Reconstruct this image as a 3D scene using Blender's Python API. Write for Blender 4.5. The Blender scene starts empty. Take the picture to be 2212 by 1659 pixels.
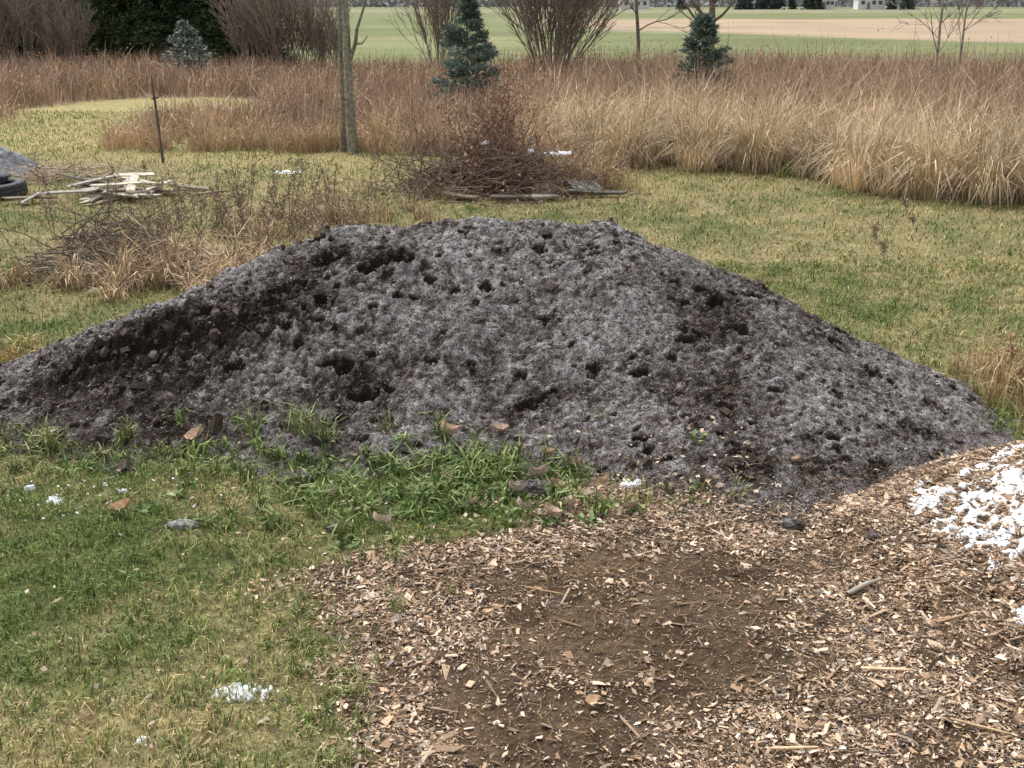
import bpy, math, random
import numpy as np
from mathutils import Vector
R = np.random.default_rng(7)
random.seed(7)
scene = bpy.context.scene
COL = scene.collection
# ---------------------------------------------------------------- helpers
_perm = np.random.default_rng(3).permutation(256)
_perm = np.concatenate([_perm, _perm, _perm])
_ga = np.random.default_rng(4).uniform(0, 2*np.pi, 256)
_gx, _gy = np.cos(_ga), np.sin(_ga)
def perlin(x, y, seed=0):
    x = np.asarray(x, float) + seed*17.31; y = np.asarray(y, float) + seed*9.77
    xi = np.floor(x).astype(int); yi = np.floor(y).astype(int)
    xf = x-xi; yf = y-yi
    u = xf**3*(xf*(xf*6-15)+10); v = yf**3*(yf*(yf*6-15)+10)
    def g(ix, iy, dx, dy):
        h = _perm[_perm[ix & 255] + (iy & 255)]
        return _gx[h]*dx + _gy[h]*dy
    a = g(xi, yi, xf, yf); b = g(xi+1, yi, xf-1, yf)
    c = g(xi, yi+1, xf, yf-1); d = g(xi+1, yi+1, xf-1, yf-1)
    return ((a+(b-a)*u) + ((c+(d-c)*u)-(a+(b-a)*u))*v)*1.5
def fbm(x, y, size, octv=4, seed=0, gain=0.5):
    s = 0; a = 1; t = 0; f = 1.0/size
    for i in range(octv):
        s = s + a*perlin(np.asarray(x)*f, np.asarray(y)*f, seed+i*3); t += a; a *= gain; f *= 2.03
    return s/t
def smooth(a, b, x):
    t = np.clip((x-a)/(b-a), 0, 1); return t*t*(3-2*t)
def mix(a, b, f):
    f = np.asarray(f)[..., None]; return np.asarray(a)*(1-f)+np.asarray(b)*f

def make_mesh(name, V, loops, starts, mat, col=None, smooth_sh=False):
    me = bpy.data.meshes.new(name)
    V = np.ascontiguousarray(V, dtype=np.float32)
    loops = np.ascontiguousarray(loops, dtype=np.int32); starts = np.ascontiguousarray(starts, dtype=np.int32)
    me.vertices.add(len(V)); me.vertices.foreach_set("co", V.ravel())
    me.loops.add(len(loops)); me.loops.foreach_set("vertex_index", loops)
    me.polygons.add(len(starts)); me.polygons.foreach_set("loop_start", starts)
    me.polygons.foreach_set("use_smooth", np.full(len(starts), smooth_sh, dtype=bool))
    me.update(calc_edges=True)
    if col is not None:
        at = me.attributes.new("Col", 'FLOAT_COLOR', 'POINT')
        c = np.ones((len(V), 4), dtype=np.float32); c[:, :col.shape[1]] = col
        at.data.foreach_set("color", c.ravel())
    me.materials.append(mat)
    return me
def add_obj(name, me, loc=(0, 0, 0), parent=None, label=None, category=None, kind=None, group=None):
    o = bpy.data.objects.new(name, me); o.location = loc
    COL.objects.link(o)
    if parent is not None: o.parent = parent
    if label: o["label"] = label
    if category: o["category"] = category
    if kind: o["kind"] = kind
    if group: o["group"] = group
    return o
def quadmesh(name, V, F, mat, col=None, smooth_sh=False):
    F = np.asarray(F); n = F.shape[1]
    return make_mesh(name, V, F.ravel(), np.arange(len(F))*n, mat, col, smooth_sh)
def grid_mesh(name, X, Y, Z, mat, col=None, keep=None):
    ny, nx = X.shape
    V = np.stack([X, Y, Z], -1).reshape(-1, 3)
    idx = np.arange(nx*ny).reshape(ny, nx)
    F = np.stack([idx[:-1, :-1], idx[:-1, 1:], idx[1:, 1:], idx[1:, :-1]], -1)
    if keep is not None:
        k = keep[:-1, :-1] | keep[:-1, 1:] | keep[1:, 1:] | keep[1:, :-1]
        F = F[k]
    else: F = F.reshape(-1, 4)
    used = np.zeros(len(V), bool); used[F.ravel()] = True
    remap = np.cumsum(used)-1
    F = remap[F]; V = V[used]
    if col is not None: col = col.reshape(-1, col.shape[-1])[used]
    return quadmesh(name, V, F, mat, col, True)

def blades(name, P, h, w, lean, col, mat, az=None, facing=None):
    n = len(P)
    az = R.uniform(0, 2*np.pi, n) if az is None else az
    fa = az + np.pi/2 + R.normal(0, .5, n)
    side = np.stack([np.cos(fa), np.sin(fa), np.zeros(n)], -1)*w[:, None]*.5
    d = np.stack([np.cos(az), np.sin(az), np.zeros(n)], -1); up = np.array([0, 0, 1.])
    mid = P + up*(h*.55*np.cos(lean*.45))[:, None] + d*(h*.55*np.sin(lean*.45))[:, None]
    tip = mid + up*(h*.5*np.cos(lean*1.5))[:, None] + d*(h*.5*np.sin(lean*1.5))[:, None]
    V = np.stack([P-side, P+side, mid+side*.8, mid-side*.8, tip], 1).reshape(-1, 3)
    b = (np.arange(n)*5)[:, None]
    L = np.concatenate([b+0, b+1, b+2, b+3, b+3, b+2, b+4], 1).ravel()
    S = np.stack([np.arange(n)*7, np.arange(n)*7+4], 1).ravel()
    return make_mesh(name, V, L, S, mat, np.repeat(col, 5, 0))
def rand_dirs(n, zlo=-1, zhi=1):
    a = R.uniform(0, 2*np.pi, n); z = R.uniform(zlo, zhi, n); r = np.sqrt(np.maximum(0, 1-z*z))
    return np.stack([r*np.cos(a), r*np.sin(a), z], -1)
def slivers_arr(P, D, L, W, col):
    n = len(P)
    s = np.cross(D, rand_dirs(n)); s /= (np.linalg.norm(s, axis=1, keepdims=True)+1e-6)
    m = P + D*(L*.45)[:, None]; s = s*(W*.5)[:, None]
    V = np.stack([P, m+s, P+D*L[:, None], m-s], 1).reshape(-1, 3)
    F = np.arange(n*4).reshape(n, 4)
    return V, F, np.repeat(col, 4, 0)
def slivers(name, P, D, L, W, col, mat):
    V, F, c = slivers_arr(P, D, L, W, col)
    return quadmesh(name, V, F, mat, c)
def tubes_mesh(name, segs, mat, col, sides=5, smooth_sh=True):
    S = np.array([list(a)+list(b)+[r0, r1] for a, b, r0, r1 in segs], float)
    P0, P1, r0, r1 = S[:, :3], S[:, 3:6], S[:, 6], S[:, 7]
    D = P1-P0; D /= (np.linalg.norm(D, axis=1, keepdims=True)+1e-9)
    ref = np.where(np.abs(D[:, 2:3]) > .9, np.array([[1., 0, 0]]), np.array([[0, 0, 1.]]))
    U = np.cross(D, ref); U /= np.linalg.norm(U, axis=1, keepdims=True); W = np.cross(D, U)
    a = np.arange(sides)*2*np.pi/sides
    ring = U[:, None]*np.cos(a)[None, :, None] + W[:, None]*np.sin(a)[None, :, None]
    V = np.stack([P0[:, None]+ring*r0[:, None, None], (P1+D*r1[:, None]*.4)[:, None]+ring*r1[:, None, None]], 1)
    n = len(S); V = V.reshape(-1, 3)
    b = (np.arange(n)*2*sides)[:, None]; k = np.arange(sides); k2 = (k+1) % sides
    F = np.stack([b+k, b+k2, b+k2+sides, b+k+sides], -1).reshape(-1, 4)
    col = np.asarray(col, float)
    c = np.repeat(np.clip(col[None]*(1+R.normal(0, .12, (n, 1))), 0, 1), 2*sides, 0)
    return quadmesh(name, V, F, mat, c, smooth_sh)
def chips_arr(P, L, W, T, yaw, pitch, roll, col):
    n = len(P)
    sx = np.array([-1, 1, 1, -1, -1, 1, 1, -1])*.5; sy = np.array([-1, -1, 1, 1, -1, -1, 1, 1])*.5; sz = np.array([-1]*4+[1]*4)*.5
    v = np.stack([sx*L[:, None], sy*W[:, None], sz*T[:, None]], -1)
    jit = R.normal(0, .18, (n, 4, 2)); jit = np.concatenate([jit, jit+R.normal(0, .05, (n, 4, 2))], 1)
    v[..., 0] += jit[..., 0]*L[:, None]; v[..., 1] += jit[..., 1]*W[:, None]*1.3
    def rot(v, a, i, j):
        c, s = np.cos(a)[:, None], np.sin(a)[:, None]; o = v.copy()
        o[..., i] = v[..., i]*c - v[..., j]*s; o[..., j] = v[..., i]*s + v[..., j]*c; return o
    v = rot(v, roll, 1, 2); v = rot(v, pitch, 0, 2); v = rot(v, yaw, 0, 1)
    V = (v+P[:, None]).reshape(-1, 3)
    f = np.array([[0, 3, 2, 1], [4, 5, 6, 7], [0, 1, 5, 4], [1, 2, 6, 5], [2, 3, 7, 6], [3, 0, 4, 7]])
    F = (np.arange(n)*8)[:, None, None] + f[None]
    return V, F.reshape(-1, 4), np.repeat(col, 8, 0)
# ---------------------------------------------------------------- materials
def attr_mat(name, rough=.8, nscale=30., namt=.5, bump=.0, bscale=80., spec=.25, detail=4.):
    m = bpy.data.materials.new(name); m.use_nodes = True
    nt = m.node_tree; b = nt.nodes["Principled BSDF"]
    at = nt.nodes.new("ShaderNodeAttribute"); at.attribute_name = "Col"
    tc = nt.nodes.new("ShaderNodeNewGeometry")
    nz = nt.nodes.new("ShaderNodeTexNoise"); nz.inputs["Scale"].default_value = nscale; nz.inputs["Detail"].default_value = detail
    nt.links.new(tc.outputs["Position"], nz.inputs["Vector"])
    mr = nt.nodes.new("ShaderNodeMapRange"); mr.inputs["From Min"].default_value = .3; mr.inputs["From Max"].default_value = .7
    mr.inputs["To Min"].default_value = 1-namt; mr.inputs["To Max"].default_value = 1+namt
    nt.links.new(nz.outputs["Fac"], mr.inputs["Value"])
    vm = nt.nodes.new("ShaderNodeVectorMath"); vm.operation = 'SCALE'
    nt.links.new(at.outputs["Color"], vm.inputs[0]); nt.links.new(mr.outputs[0], vm.inputs["Scale"])
    nt.links.new(vm.outputs[0], b.inputs["Base Color"])
    b.inputs["Roughness"].default_value = rough; b.inputs["Specular IOR Level"].default_value = spec
    if bump > 0:
        n2 = nt.nodes.new("ShaderNodeTexNoise"); n2.inputs["Scale"].default_value = bscale; n2.inputs["Detail"].default_value = 6
        nt.links.new(tc.outputs["Position"], n2.inputs["Vector"])
        bp = nt.nodes.new("ShaderNodeBump"); bp.inputs["Strength"].default_value = 1; bp.inputs["Distance"].default_value = bump
        nt.links.new(n2.outputs["Fac"], bp.inputs["Height"]); nt.links.new(bp.outputs[0], b.inputs["Normal"])
    return m
def plain_mat(name, c, rough=.7, nscale=20., namt=.25, bump=0., bscale=60.):
    m = attr_mat(name, rough, nscale, namt, bump, bscale)
    nt = m.node_tree
    at = [n for n in nt.nodes if n.type == 'ATTRIBUTE'][0]
    rgb = nt.nodes.new("ShaderNodeRGB"); rgb.outputs[0].default_value = (*c, 1)
    for l in list(at.outputs["Color"].links):
        nt.links.new(rgb.outputs[0], l.to_socket)
    nt.nodes.remove(at)
    return m
M_ground = attr_mat("ground_soil", .95, 25, .45, .014, 90, .1, 8)
M_blade = attr_mat("grass_blades", .7, 8, .2, spec=.2)
M_meadow = attr_mat("dry_meadow", .85, 1.2, .25, spec=.08)
M_chip = attr_mat("wood_chip", .75, 120, .25, spec=.2)
M_bark = attr_mat("bark", .9, 18, .45, .01, 40, .1)
M_needle = attr_mat("needles", .75, 3, .3, spec=.15)
M_leaf = attr_mat("dead_leaf", .7, 60, .3, spec=.25)
M_snow = plain_mat("snow", (.78, .80, .83), .6, 40, .06, .005, 60)
M_rubber = plain_mat("rubber", (.055, .057, .06), .7, 40, .3, .003, 60)
M_wood_pale = plain_mat("pale_wood", (.52, .46, .37), .8, 18, .45, .001, 60)
M_rust = plain_mat("rusty_metal", (.12, .10, .085), .8, 30, .5, .002, 90)
M_tin = plain_mat("sheet_metal", (.27, .28, .27), .6, 12, .3)
M_white = plain_mat("white_siding", (.70, .70, .69), .7, 2, .05)
M_roof = plain_mat("roof_shingle", (.20, .20, .21), .9, 3, .2)
M_glass = plain_mat("window_glass", (.10, .11, .12), .3, 3, .2)
M_door = plain_mat("door_paint", (.30, .22, .20), .6, 3, .1)
M_ash = plain_mat("ash", (.22, .225, .24), .95, 14, .5, .03, 25)
M_stone = plain_mat("stone", (.25, .25, .24), .85, 50, .5, .004, 90)

def compost_material():
    m = bpy.data.materials.new("frosted_compost"); m.use_nodes = True
    nt = m.node_tree; N = nt.nodes; L = nt.links; b = N["Principled BSDF"]
    at = N.new("ShaderNodeAttribute"); at.attribute_name = "Col"
    g = N.new("ShaderNodeNewGeometry")
    sep = N.new("ShaderNodeSeparateColor"); L.new(at.outputs["Color"], sep.inputs[0])
    n1 = N.new("ShaderNodeTexNoise"); n1.inputs["Scale"].default_value = 95; n1.inputs["Detail"].default_value = 5; n1.inputs["Roughness"].default_value = .85
    n2 = N.new("ShaderNodeTexNoise"); n2.inputs["Scale"].default_value = 24; n2.inputs["Detail"].default_value = 5; n2.inputs["Roughness"].default_value = .7
    for n in (n1, n2): L.new(g.outputs["Position"], n.inputs["Vector"])
    a = N.new("ShaderNodeMath"); a.operation = 'MULTIPLY_ADD'; a.inputs[1].default_value = .7
    L.new(n2.outputs["Fac"], a.inputs[0]); L.new(n1.outputs["Fac"], a.inputs[2])
    c = N.new("ShaderNodeMath"); c.operation = 'ADD'; L.new(a.outputs[0], c.inputs[0]); L.new(sep.outputs[0], c.inputs[1])
    mr = N.new("ShaderNodeMapRange"); mr.inputs["From Min"].default_value = .76; mr.inputs["From Max"].default_value = 1.16
    L.new(c.outputs[0], mr.inputs["Value"])
    cr = N.new("ShaderNodeValToRGB"); e = cr.color_ramp.elements
    e[0].position = 0; e[0].color = (.026, .018, .014, 1); e[1].position = 1; e[1].color = (.50, .48, .485, 1)
    x = e.new(.30); x.color = (.078, .060, .050, 1); x = e.new(.6); x.color = (.225, .205, .20, 1)
    L.new(mr.outputs[0], cr.inputs[0]); L.new(cr.outputs[0], b.inputs["Base Color"])
    b.inputs["Roughness"].default_value = .9; b.inputs["Specular IOR Level"].default_value = .10
    bp = N.new("ShaderNodeBump"); bp.inputs["Distance"].default_value = .014
    L.new(n1.outputs["Fac"], bp.inputs["Height"]); L.new(bp.outputs[0], b.inputs["Normal"])
    return m
M_compost = compost_material()
# ---------------------------------------------------------------- terrain functions (metres, camera above the origin)
XB = [(2.0, -.55), (3.14, -.6), (3.57, -.7), (4.14, -.75), (4.4, -1.02), (4.6, -1.02), (4.78, -.55), (4.93, -.1), (5.2, .12), (5.5, .36), (5.75, .5), (6.3, .7)]
def mulch_mask(x, y):
    xb = np.interp(y, [a for a, _ in XB], [b for _, b in XB])
    e = x - xb + fbm(x, y, .35, 4, 11, .6)*.28
    m = smooth(-.12, .18, e)
    tp = np.interp(x, [0, 1.5, 2.0, 3.0, 4.5, 6], [5.9, 5.6, 5.6, 5.75, 6.1, 6.0])
    return m*smooth(.1, -.1, y-tp)
def ground_h(x, y):
    return fbm(x, y, 2.5, 3, 5)*.035*smooth(60, 20, y) - .01
PC = (4.05, 5.0)
def pile_h(x, y):
    dy = y-PC[1]; dy = np.where(dy > 0, dy*2.5, dy*1.0)
    r = np.hypot(x-PC[0], dy) + fbm(x, y, .9, 3, 21)*.15
    t = np.clip(1-r/2.4, 0, 1)
    return 1.02*t - .06*np.sin(np.pi*t)*t + np.where(t > 0, fbm(x, y, .25, 4, 22)*.07, 0) - np.where(r > 2.4, (r-2.4)*.3, 0)
def surf(x, y): return np.maximum(ground_h(x, y), pile_h(x, y))
hx = np.array([-4.4, -4.0, -3.47, -2.86, -2.1, -1.65, -1.16, -.35, .7, 1.02, 1.6, 1.89, 2.32, 2.74, 3.0, 3.15, 3.35])
hz = np.array([-.05, .03, .155, .39, .67, .86, 1.00, 1.05, 1.02, .89, .70, .555, .352, .22, .10, -.02, -.15])
tx = np.linspace(-4.6, 3.7, 830); tz = np.interp(tx, hx, hz)
kk = np.exp(-np.linspace(-2, 2, 21)**2); tz = np.convolve(np.pad(tz, 10, mode='edge'), kk/kk.sum(), 'valid')
def yr(x): return np.interp(x, [-4.4, -3.47, -2.86, -2.1, -1.65, -1, .7, 1.6, 1.9, 2.3, 2.74, 3.06, 3.3], [7.1, 7.1, 7.2, 7.4, 7.6, 7.65, 7.7, 7.5, 7.3, 7.1, 6.9, 6.75, 6.6])
def yf(x): return np.interp(x, [-4.4, -3.4, -2.2, -1, 0, .5, .8, 1.2, 1.6, 1.9, 2.3, 2.9, 3.3], [6.4, 6.1, 5.75, 5.75, 5.75, 5.6, 5.35, 5.15, 5.13, 5.25, 5.5, 6.0, 6.5])
def mound_base(x, y):
    H = np.interp(x, tx, tz); r = yr(x); f = yf(x) + fbm(x, y, .5, 3, 31)*.18; b = r+.35+1.35*np.maximum(H, 0)
    s = np.where(y < r, (y-f)/np.maximum(r-f, .05), (b-y)/(b-r))
    sc = np.clip(s, 0, 1)
    p = .62*sc + .38*(sc*sc*(3-2*sc)); p = np.where(sc > .85, p - (sc-.85)**2*.6, p)
    return H*p + np.minimum(s, 0)*.25 - .0
step = .0105
gx = np.arange(-4.4, 3.5, step); gy = np.arange(4.95, 9.7, step)
GX, GY = np.meshgrid(gx, gy)
GZ = mound_base(GX, GY)
inm = smooth(-.05, .12, GZ)
GZ += inm*(fbm(GX, GY, .8, 3, 41)*.05 + fbm(GX, GY, .25, 4, 44, .5)*.032 + fbm(GX, GY, .04, 2, 47)*.013)
rough_zone = np.exp(-((GX+2.1)/.95)**2-((GY-6.8)/.42)**2)
GZ += inm*rough_zone*np.abs(fbm(GX, GY, .18, 4, 49, .65))*.20
ledge_y = 6.72+.22*(GX+2.5)+fbm(GX, GY, .25, 4, 50, .6)*.16
lz = np.exp(-((GX+2.3)/.6)**2)
GZ += inm*lz*.06*smooth(-.03, .03, GY-ledge_y)*smooth(.35, .05, GY-ledge_y)
frost = fbm(GX, GY, .7, 4, 51)*.09 + .125  # frost cover; also carries the painted shade of pits and overhang
frost += fbm(GX, GY, .08, 3, 58)*.12
frost -= .38*lz*np.exp(-((GY-ledge_y+.05)/.09)**2)  # overhang shade painted as a dark strip below the ledge
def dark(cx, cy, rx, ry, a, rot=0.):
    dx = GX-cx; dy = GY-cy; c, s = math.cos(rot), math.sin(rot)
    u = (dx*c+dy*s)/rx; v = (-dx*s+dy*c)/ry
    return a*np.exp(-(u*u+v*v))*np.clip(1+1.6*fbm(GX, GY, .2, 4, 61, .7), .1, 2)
frost -= dark(-2.45, 6.75, .65, .25, .26, .25) + dark(-2.15, 6.3, .55, .3, .17) + dark(-1.6, 6.9, .40, .22, .18, .6) + dark(-1.25, 7.35, .25, .1, .2)  # exposed soil with less frost; first ellipse also paints overhang shade
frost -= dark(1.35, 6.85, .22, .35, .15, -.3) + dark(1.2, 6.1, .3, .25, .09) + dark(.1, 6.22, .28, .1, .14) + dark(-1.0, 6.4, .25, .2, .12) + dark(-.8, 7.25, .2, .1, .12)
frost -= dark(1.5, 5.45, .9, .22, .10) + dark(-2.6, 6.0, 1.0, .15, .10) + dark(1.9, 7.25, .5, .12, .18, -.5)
def pit(cx, cy, r, d, fr=.5, rim=.45):
    w = r*3.2
    i0, i1 = np.searchsorted(gx, [cx-w, cx+w]); j0, j1 = np.searchsorted(gy, [cy-w, cy+w])
    if i1 <= i0 or j1 <= j0: return
    X = GX[j0:j1, i0:i1]; Y = GY[j0:j1, i0:i1]
    el = R.uniform(.9, 2.2)
    dd = np.hypot((X-cx)/math.sqrt(el), (Y-cy)*math.sqrt(el)) + fbm(X, Y, r*1.1, 3, 71, .6)*r*1.3
    GZ[j0:j1, i0:i1] += -d*np.exp(-(np.abs(dd)/r)**3) + rim*d*np.exp(-((dd-1.45*r)/(.4*r))**2)
    frost[j0:j1, i0:i1] -= fr*np.exp(-(dd/(1.1*r))**2)  # pit shade painted into the colour; on lumps a random tone
for p in [(-.77, 7.24, .08, .09), (-.95, 7.18, .05, .06), (-1.23, 7.33, .07, .05), (-1.53, 7.05, .05, .06), (-1.62, 6.95, .045, .05), (-1.42, 7.13, .04, .04), (-1.25, 6.95, .04, .05), (-1.3, 6.8, .045, .04),
          (-1.07, 6.48, .065, .07), (-.9, 6.28, .055, .06), (-.88, 6.55, .03, .04), (.2, 7.38, .04, .04), (1.33, 6.97, .05, .07), (1.45, 6.7, .06, .06), (1.09, 6.55, .05, .06), (1.2, 6.62, .035, .04),
          (.12, 6.22, .05, .04), (.25, 6.27, .035, .03), (.77, 6.3, .04, .04), (-1.73, 6.5, .045, .04), (-.38, 7.0, .03, .03), (-2.6, 6.70, .09, .06), (-2.3, 6.82, .07, .05), (-2.8, 6.62, .05, .05), (.5, 6.35, .035, .03),
          (1.3, 7.1, .06, .05), (1.65, 7.15, .06, .05), (2.1, 6.9, .05, .04), (2.3, 6.6, .04, .03), (-.5, 6.5, .03, .03), (-2.0, 6.95, .05, .04)]:
    pit(*p, .32)
for i in range(480):
    cx = R.uniform(-3.8, 3.1); cy = R.uniform(5.4, 7.8); r = R.choice([.013, .019, .026, .034], p=[.42, .34, .19, .05])*R.uniform(.8, 1.2)
    pit(cx, cy, r, r*R.uniform(.6, 1.2), R.uniform(.15, .40), .5)
for i in range(1500):
    cx = R.uniform(-3.9, 3.2); cy = R.uniform(5.3, 8.0); r = R.uniform(.009, .026)
    pit(cx, cy, r, -r*R.uniform(.5, 1.1), R.uniform(-.05, .24), .1)
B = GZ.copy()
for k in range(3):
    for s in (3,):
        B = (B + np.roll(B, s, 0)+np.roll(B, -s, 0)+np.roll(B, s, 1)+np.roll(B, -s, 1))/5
frost += np.clip((GZ-B)*9, -.22, .08)  # darker colour in hollows, paler on raised bits
gnd = ground_h(GX, GY)
keep = GZ > gnd-.05
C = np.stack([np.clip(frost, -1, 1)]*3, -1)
def msample(A, x, y):
    fx = np.clip((x-gx[0])/step, 0, len(gx)-1.01); fy = np.clip((y-gy[0])/step, 0, len(gy)-1.01)
    i = fx.astype(int); j = fy.astype(int); u = fx-i; v = fy-j
    return A[j, i]*(1-u)*(1-v)+A[j, i+1]*u*(1-v)+A[j+1, i]*(1-u)*v+A[j+1, i+1]*u*v
def in_grid(x, y): return (x > gx[0]) & (x < gx[-1]) & (y > gy[0]) & (y < gy[-1])
def mz(x, y): return np.where(in_grid(x, y), msample(GZ, x, y), -1.)
def top(x, y): return np.maximum(surf(x, y), mz(x, y))
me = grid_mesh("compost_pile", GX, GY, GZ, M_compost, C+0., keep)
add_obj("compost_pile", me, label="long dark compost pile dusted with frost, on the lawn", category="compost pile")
n = 150000
x = R.uniform(-4.2, 3.3, n); y = R.uniform(5.0, 8.2, n); z = mz(x, y); k = z > surf(x, y)-.005
x, y, z = x[k], y[k], z[k]; n = len(x)
s = R.lognormal(math.log(.0037), .42, n)
fz = msample(frost, x, y)
t = np.clip((R.random(n) < np.clip(.36+fz*1.6, .02, .9))*R.uniform(.15, .85, n), 0, 1)
col = mix((.060, .046, .038), (.38, .36, .36), t)
tan = R.random(n) < .05; col[tan] = (.30, .235, .165)
V, F, c = chips_arr(np.stack([x, y, z+s*.1], -1), s*R.uniform(.8, 2.2, n), s, s*R.uniform(.4, .9, n), R.uniform(0, 6.3, n), R.normal(0, .5, n), R.normal(0, .5, n), col)
add_obj("compost_crumbs", quadmesh("compost_crumbs", V, F, M_chip, c), kind="stuff", label="loose crumbs and frosted bits on the compost")
n = 8000
x = R.uniform(-4.2, 3.2, n); y = R.uniform(5.1, 8.0, n); z = mz(x, y); fz = msample(frost, x, y); k = (z > surf(x, y)) & (R.random(n) < np.clip(.30-fz*3.2, .08, 1)); x, y, z = x[k], y[k], z[k]; n = len(x)
s = R.lognormal(math.log(.013), .55, n)*(1+.7*np.exp(-((x+2.1)/.8)**2-((y-6.85)/.35)**2))
V, F, c = chips_arr(np.stack([x, y, z+s*.15], -1), s*1.3, s, s*.8, R.uniform(0, 6.3, n), R.normal(0, .6, n), R.normal(0, .6, n), mix((.046, .033, .025), (.13, .105, .088), R.random(n)))
add_obj("compost_crumbs", quadmesh("compost_crumbs", V, F, M_ground, c), kind="stuff", label="dark brown compost clods rolled down the slope")
n = 42000
x = R.uniform(-4.2, 3.3, n); y = R.uniform(5.1, 8.0, n); z = mz(x, y); k = (z > surf(x, y)-.005) & (R.random(n) < np.clip(.45+msample(frost, x, y)*2, .05, 1))
x, y, z = x[k], y[k], z[k]; n = len(x)
col = mix((.20, .17, .15), (.50, .48, .48), R.random(n))
g_ = R.random(n) < .2; col[g_] = (.38, .34, .21)
add_obj("frosted_straw", slivers("frosted_straw", np.stack([x, y, z+.003], -1), rand_dirs(n, -.2, .4), R.uniform(.008, .028, n), R.uniform(.0011, .0024, n), col, M_blade), kind="stuff", label="frosted straw fibres scattered on the compost")
# ---------------------------------------------------------------- ground
def geo(a, b, s0, k):
    out = [a]; s = s0
    while out[-1] < b: out.append(out[-1]+s); s *= k
    return np.array(out)
ys = np.concatenate([np.arange(-30, 2, 1.5), np.arange(2, 9, .03), geo(9, 3000, .035, 1.018)])
xr = np.concatenate([np.arange(0, 4, .035), geo(4, 2500, .04, 1.03)]); xs = np.concatenate([-xr[:0:-1], xr])
X, Y = np.meshgrid(xs, ys); Z = ground_h(X, Y)
def meadow_front(x): return np.interp(x, [-30, -9.2, -8.0, -7.2, -1, 1.35, 4.3, 4.8, 5.3, 7, 10, 30], [25, 24.5, 24, 20.9, 20.4, 19.0, 18.3, 16.6, 16.0, 15.5, 14.8, 14])
def meadow_back(x): return np.interp(x, [-40, -6, 2, 14, 30], [43, 42, 39, 36, 35])
def meadow_mask(x, y):
    nf = fbm(x, y, 1.6, 4, 81, .7)*3.2
    m = smooth(-.8, 1.6, y-meadow_front(x)+nf)*smooth(.5, -.5, y-meadow_back(x)+nf)
    hole = np.hypot((x+8.9)/3.0, (y-27.5)/4.0)+nf*.06
    return m*smooth(.85, 1.1, hole)
straw = np.array([.50, .40, .20]); green = np.array([.165, .23, .058]); deep = np.array([.085, .15, .036])
def lawn_tone(x, y):
    n1 = fbm(x, y, 1.8, 4, 91); n2 = fbm(x, y, .5, 3, 95)
    f = .42+(.9-.4*smooth(1, 3, x)*smooth(7, 8, y))*n1+.8*n2
    f = f + np.interp(y, [3, 3.6, 4.6, 6, 8, 11, 14, 20, 40], [.20, .0, -.24, -.30, .0, .16, .26, .32, .35])
    return np.clip(f, 0, 1)
f = lawn_tone(X, Y)
C = mix(np.array([.088, .098, .035]), np.array([.25, .21, .105]), f)
far = smooth(14, 22, Y); C = mix(C, np.array([.38, .33, .15]), far*.7)
md = meadow_mask(X, Y); C = mix(C, np.array([.22, .165, .105]), md)
mu = mulch_mask(X, Y)
dirt = mix(np.array([.052, .034, .020]), np.array([.11, .076, .046]), smooth(-.4, .4, fbm(X, Y, .35, 5, 99, .65)))
fr = smooth(.15, .5, fbm(X, Y, .3, 5, 103, .65)); dirt = mix(dirt, np.array([.16, .138, .125]), fr*.35)
C = mix(C, dirt, mu)
w = fbm(X, Y, 25, 3, 107)*8
gf = smooth(34, 37, Y+np.where(X < -6, -8, 0))
C = mix(C, np.array([.160, .178, .080]), gf)
near_edge = np.interp(X, [-10, 8, 33, 60], [150, 108, 72, 60])
tanf = smooth(-5, 5, Y-near_edge+w*.5)*smooth(8, -8, Y-172+w)*smooth(-5, 10, X)
C = mix(C, np.array([.345, .265, .185]), tanf)
road = np.exp(-((Y-near_edge+4)/1.6)**2)*smooth(0, 6, X)*smooth(20, 10, X); C = mix(C, np.array([.30, .285, .26]), road*.7)
f2 = smooth(245, 268, Y+w)*smooth(390, 370, Y); C = mix(C, np.array([.22, .21, .13]), f2)
f3 = smooth(0, 4, Y-64)*smooth(4, 0, Y-84)*smooth(4, -2, X); C = mix(C, np.array([.24, .235, .12]), f3*.7)
C = mix(C, np.array([.22, .23, .20]), smooth(400, 700, Y))  # distance haze put into the colour of the far ground
rowv = perlin(X*.02, Y*.5, 4)*.14 + fbm(X, Y, 14, 4, 108, .6)*.35; C = C*(1+np.where(Y > 36, rowv, 0))[..., None]
me = grid_mesh("ground", X, Y, Z, M_ground, C)
add_obj("ground", me, kind="structure", label="backyard lawn with mulched dirt patch and farm fields")
px = np.arange(1.2, 6.8, .018); py = np.arange(2.0, 7.4, .018); X, Y = np.meshgrid(px, py); Z = pile_h(X, Y)
C = mix(np.array([.07, .044, .026]), np.array([.22, .145, .09]), smooth(-.3, .3, fbm(X, Y, .08, 3, 110)))
add_obj("wood_chip_pile", grid_mesh("wood_chip_pile", X, Y, Z, M_ground, C, Z > ground_h(X, Y)-.03), label="low heap of shredded wood chips with snow on it", category="wood chip pile")
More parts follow.
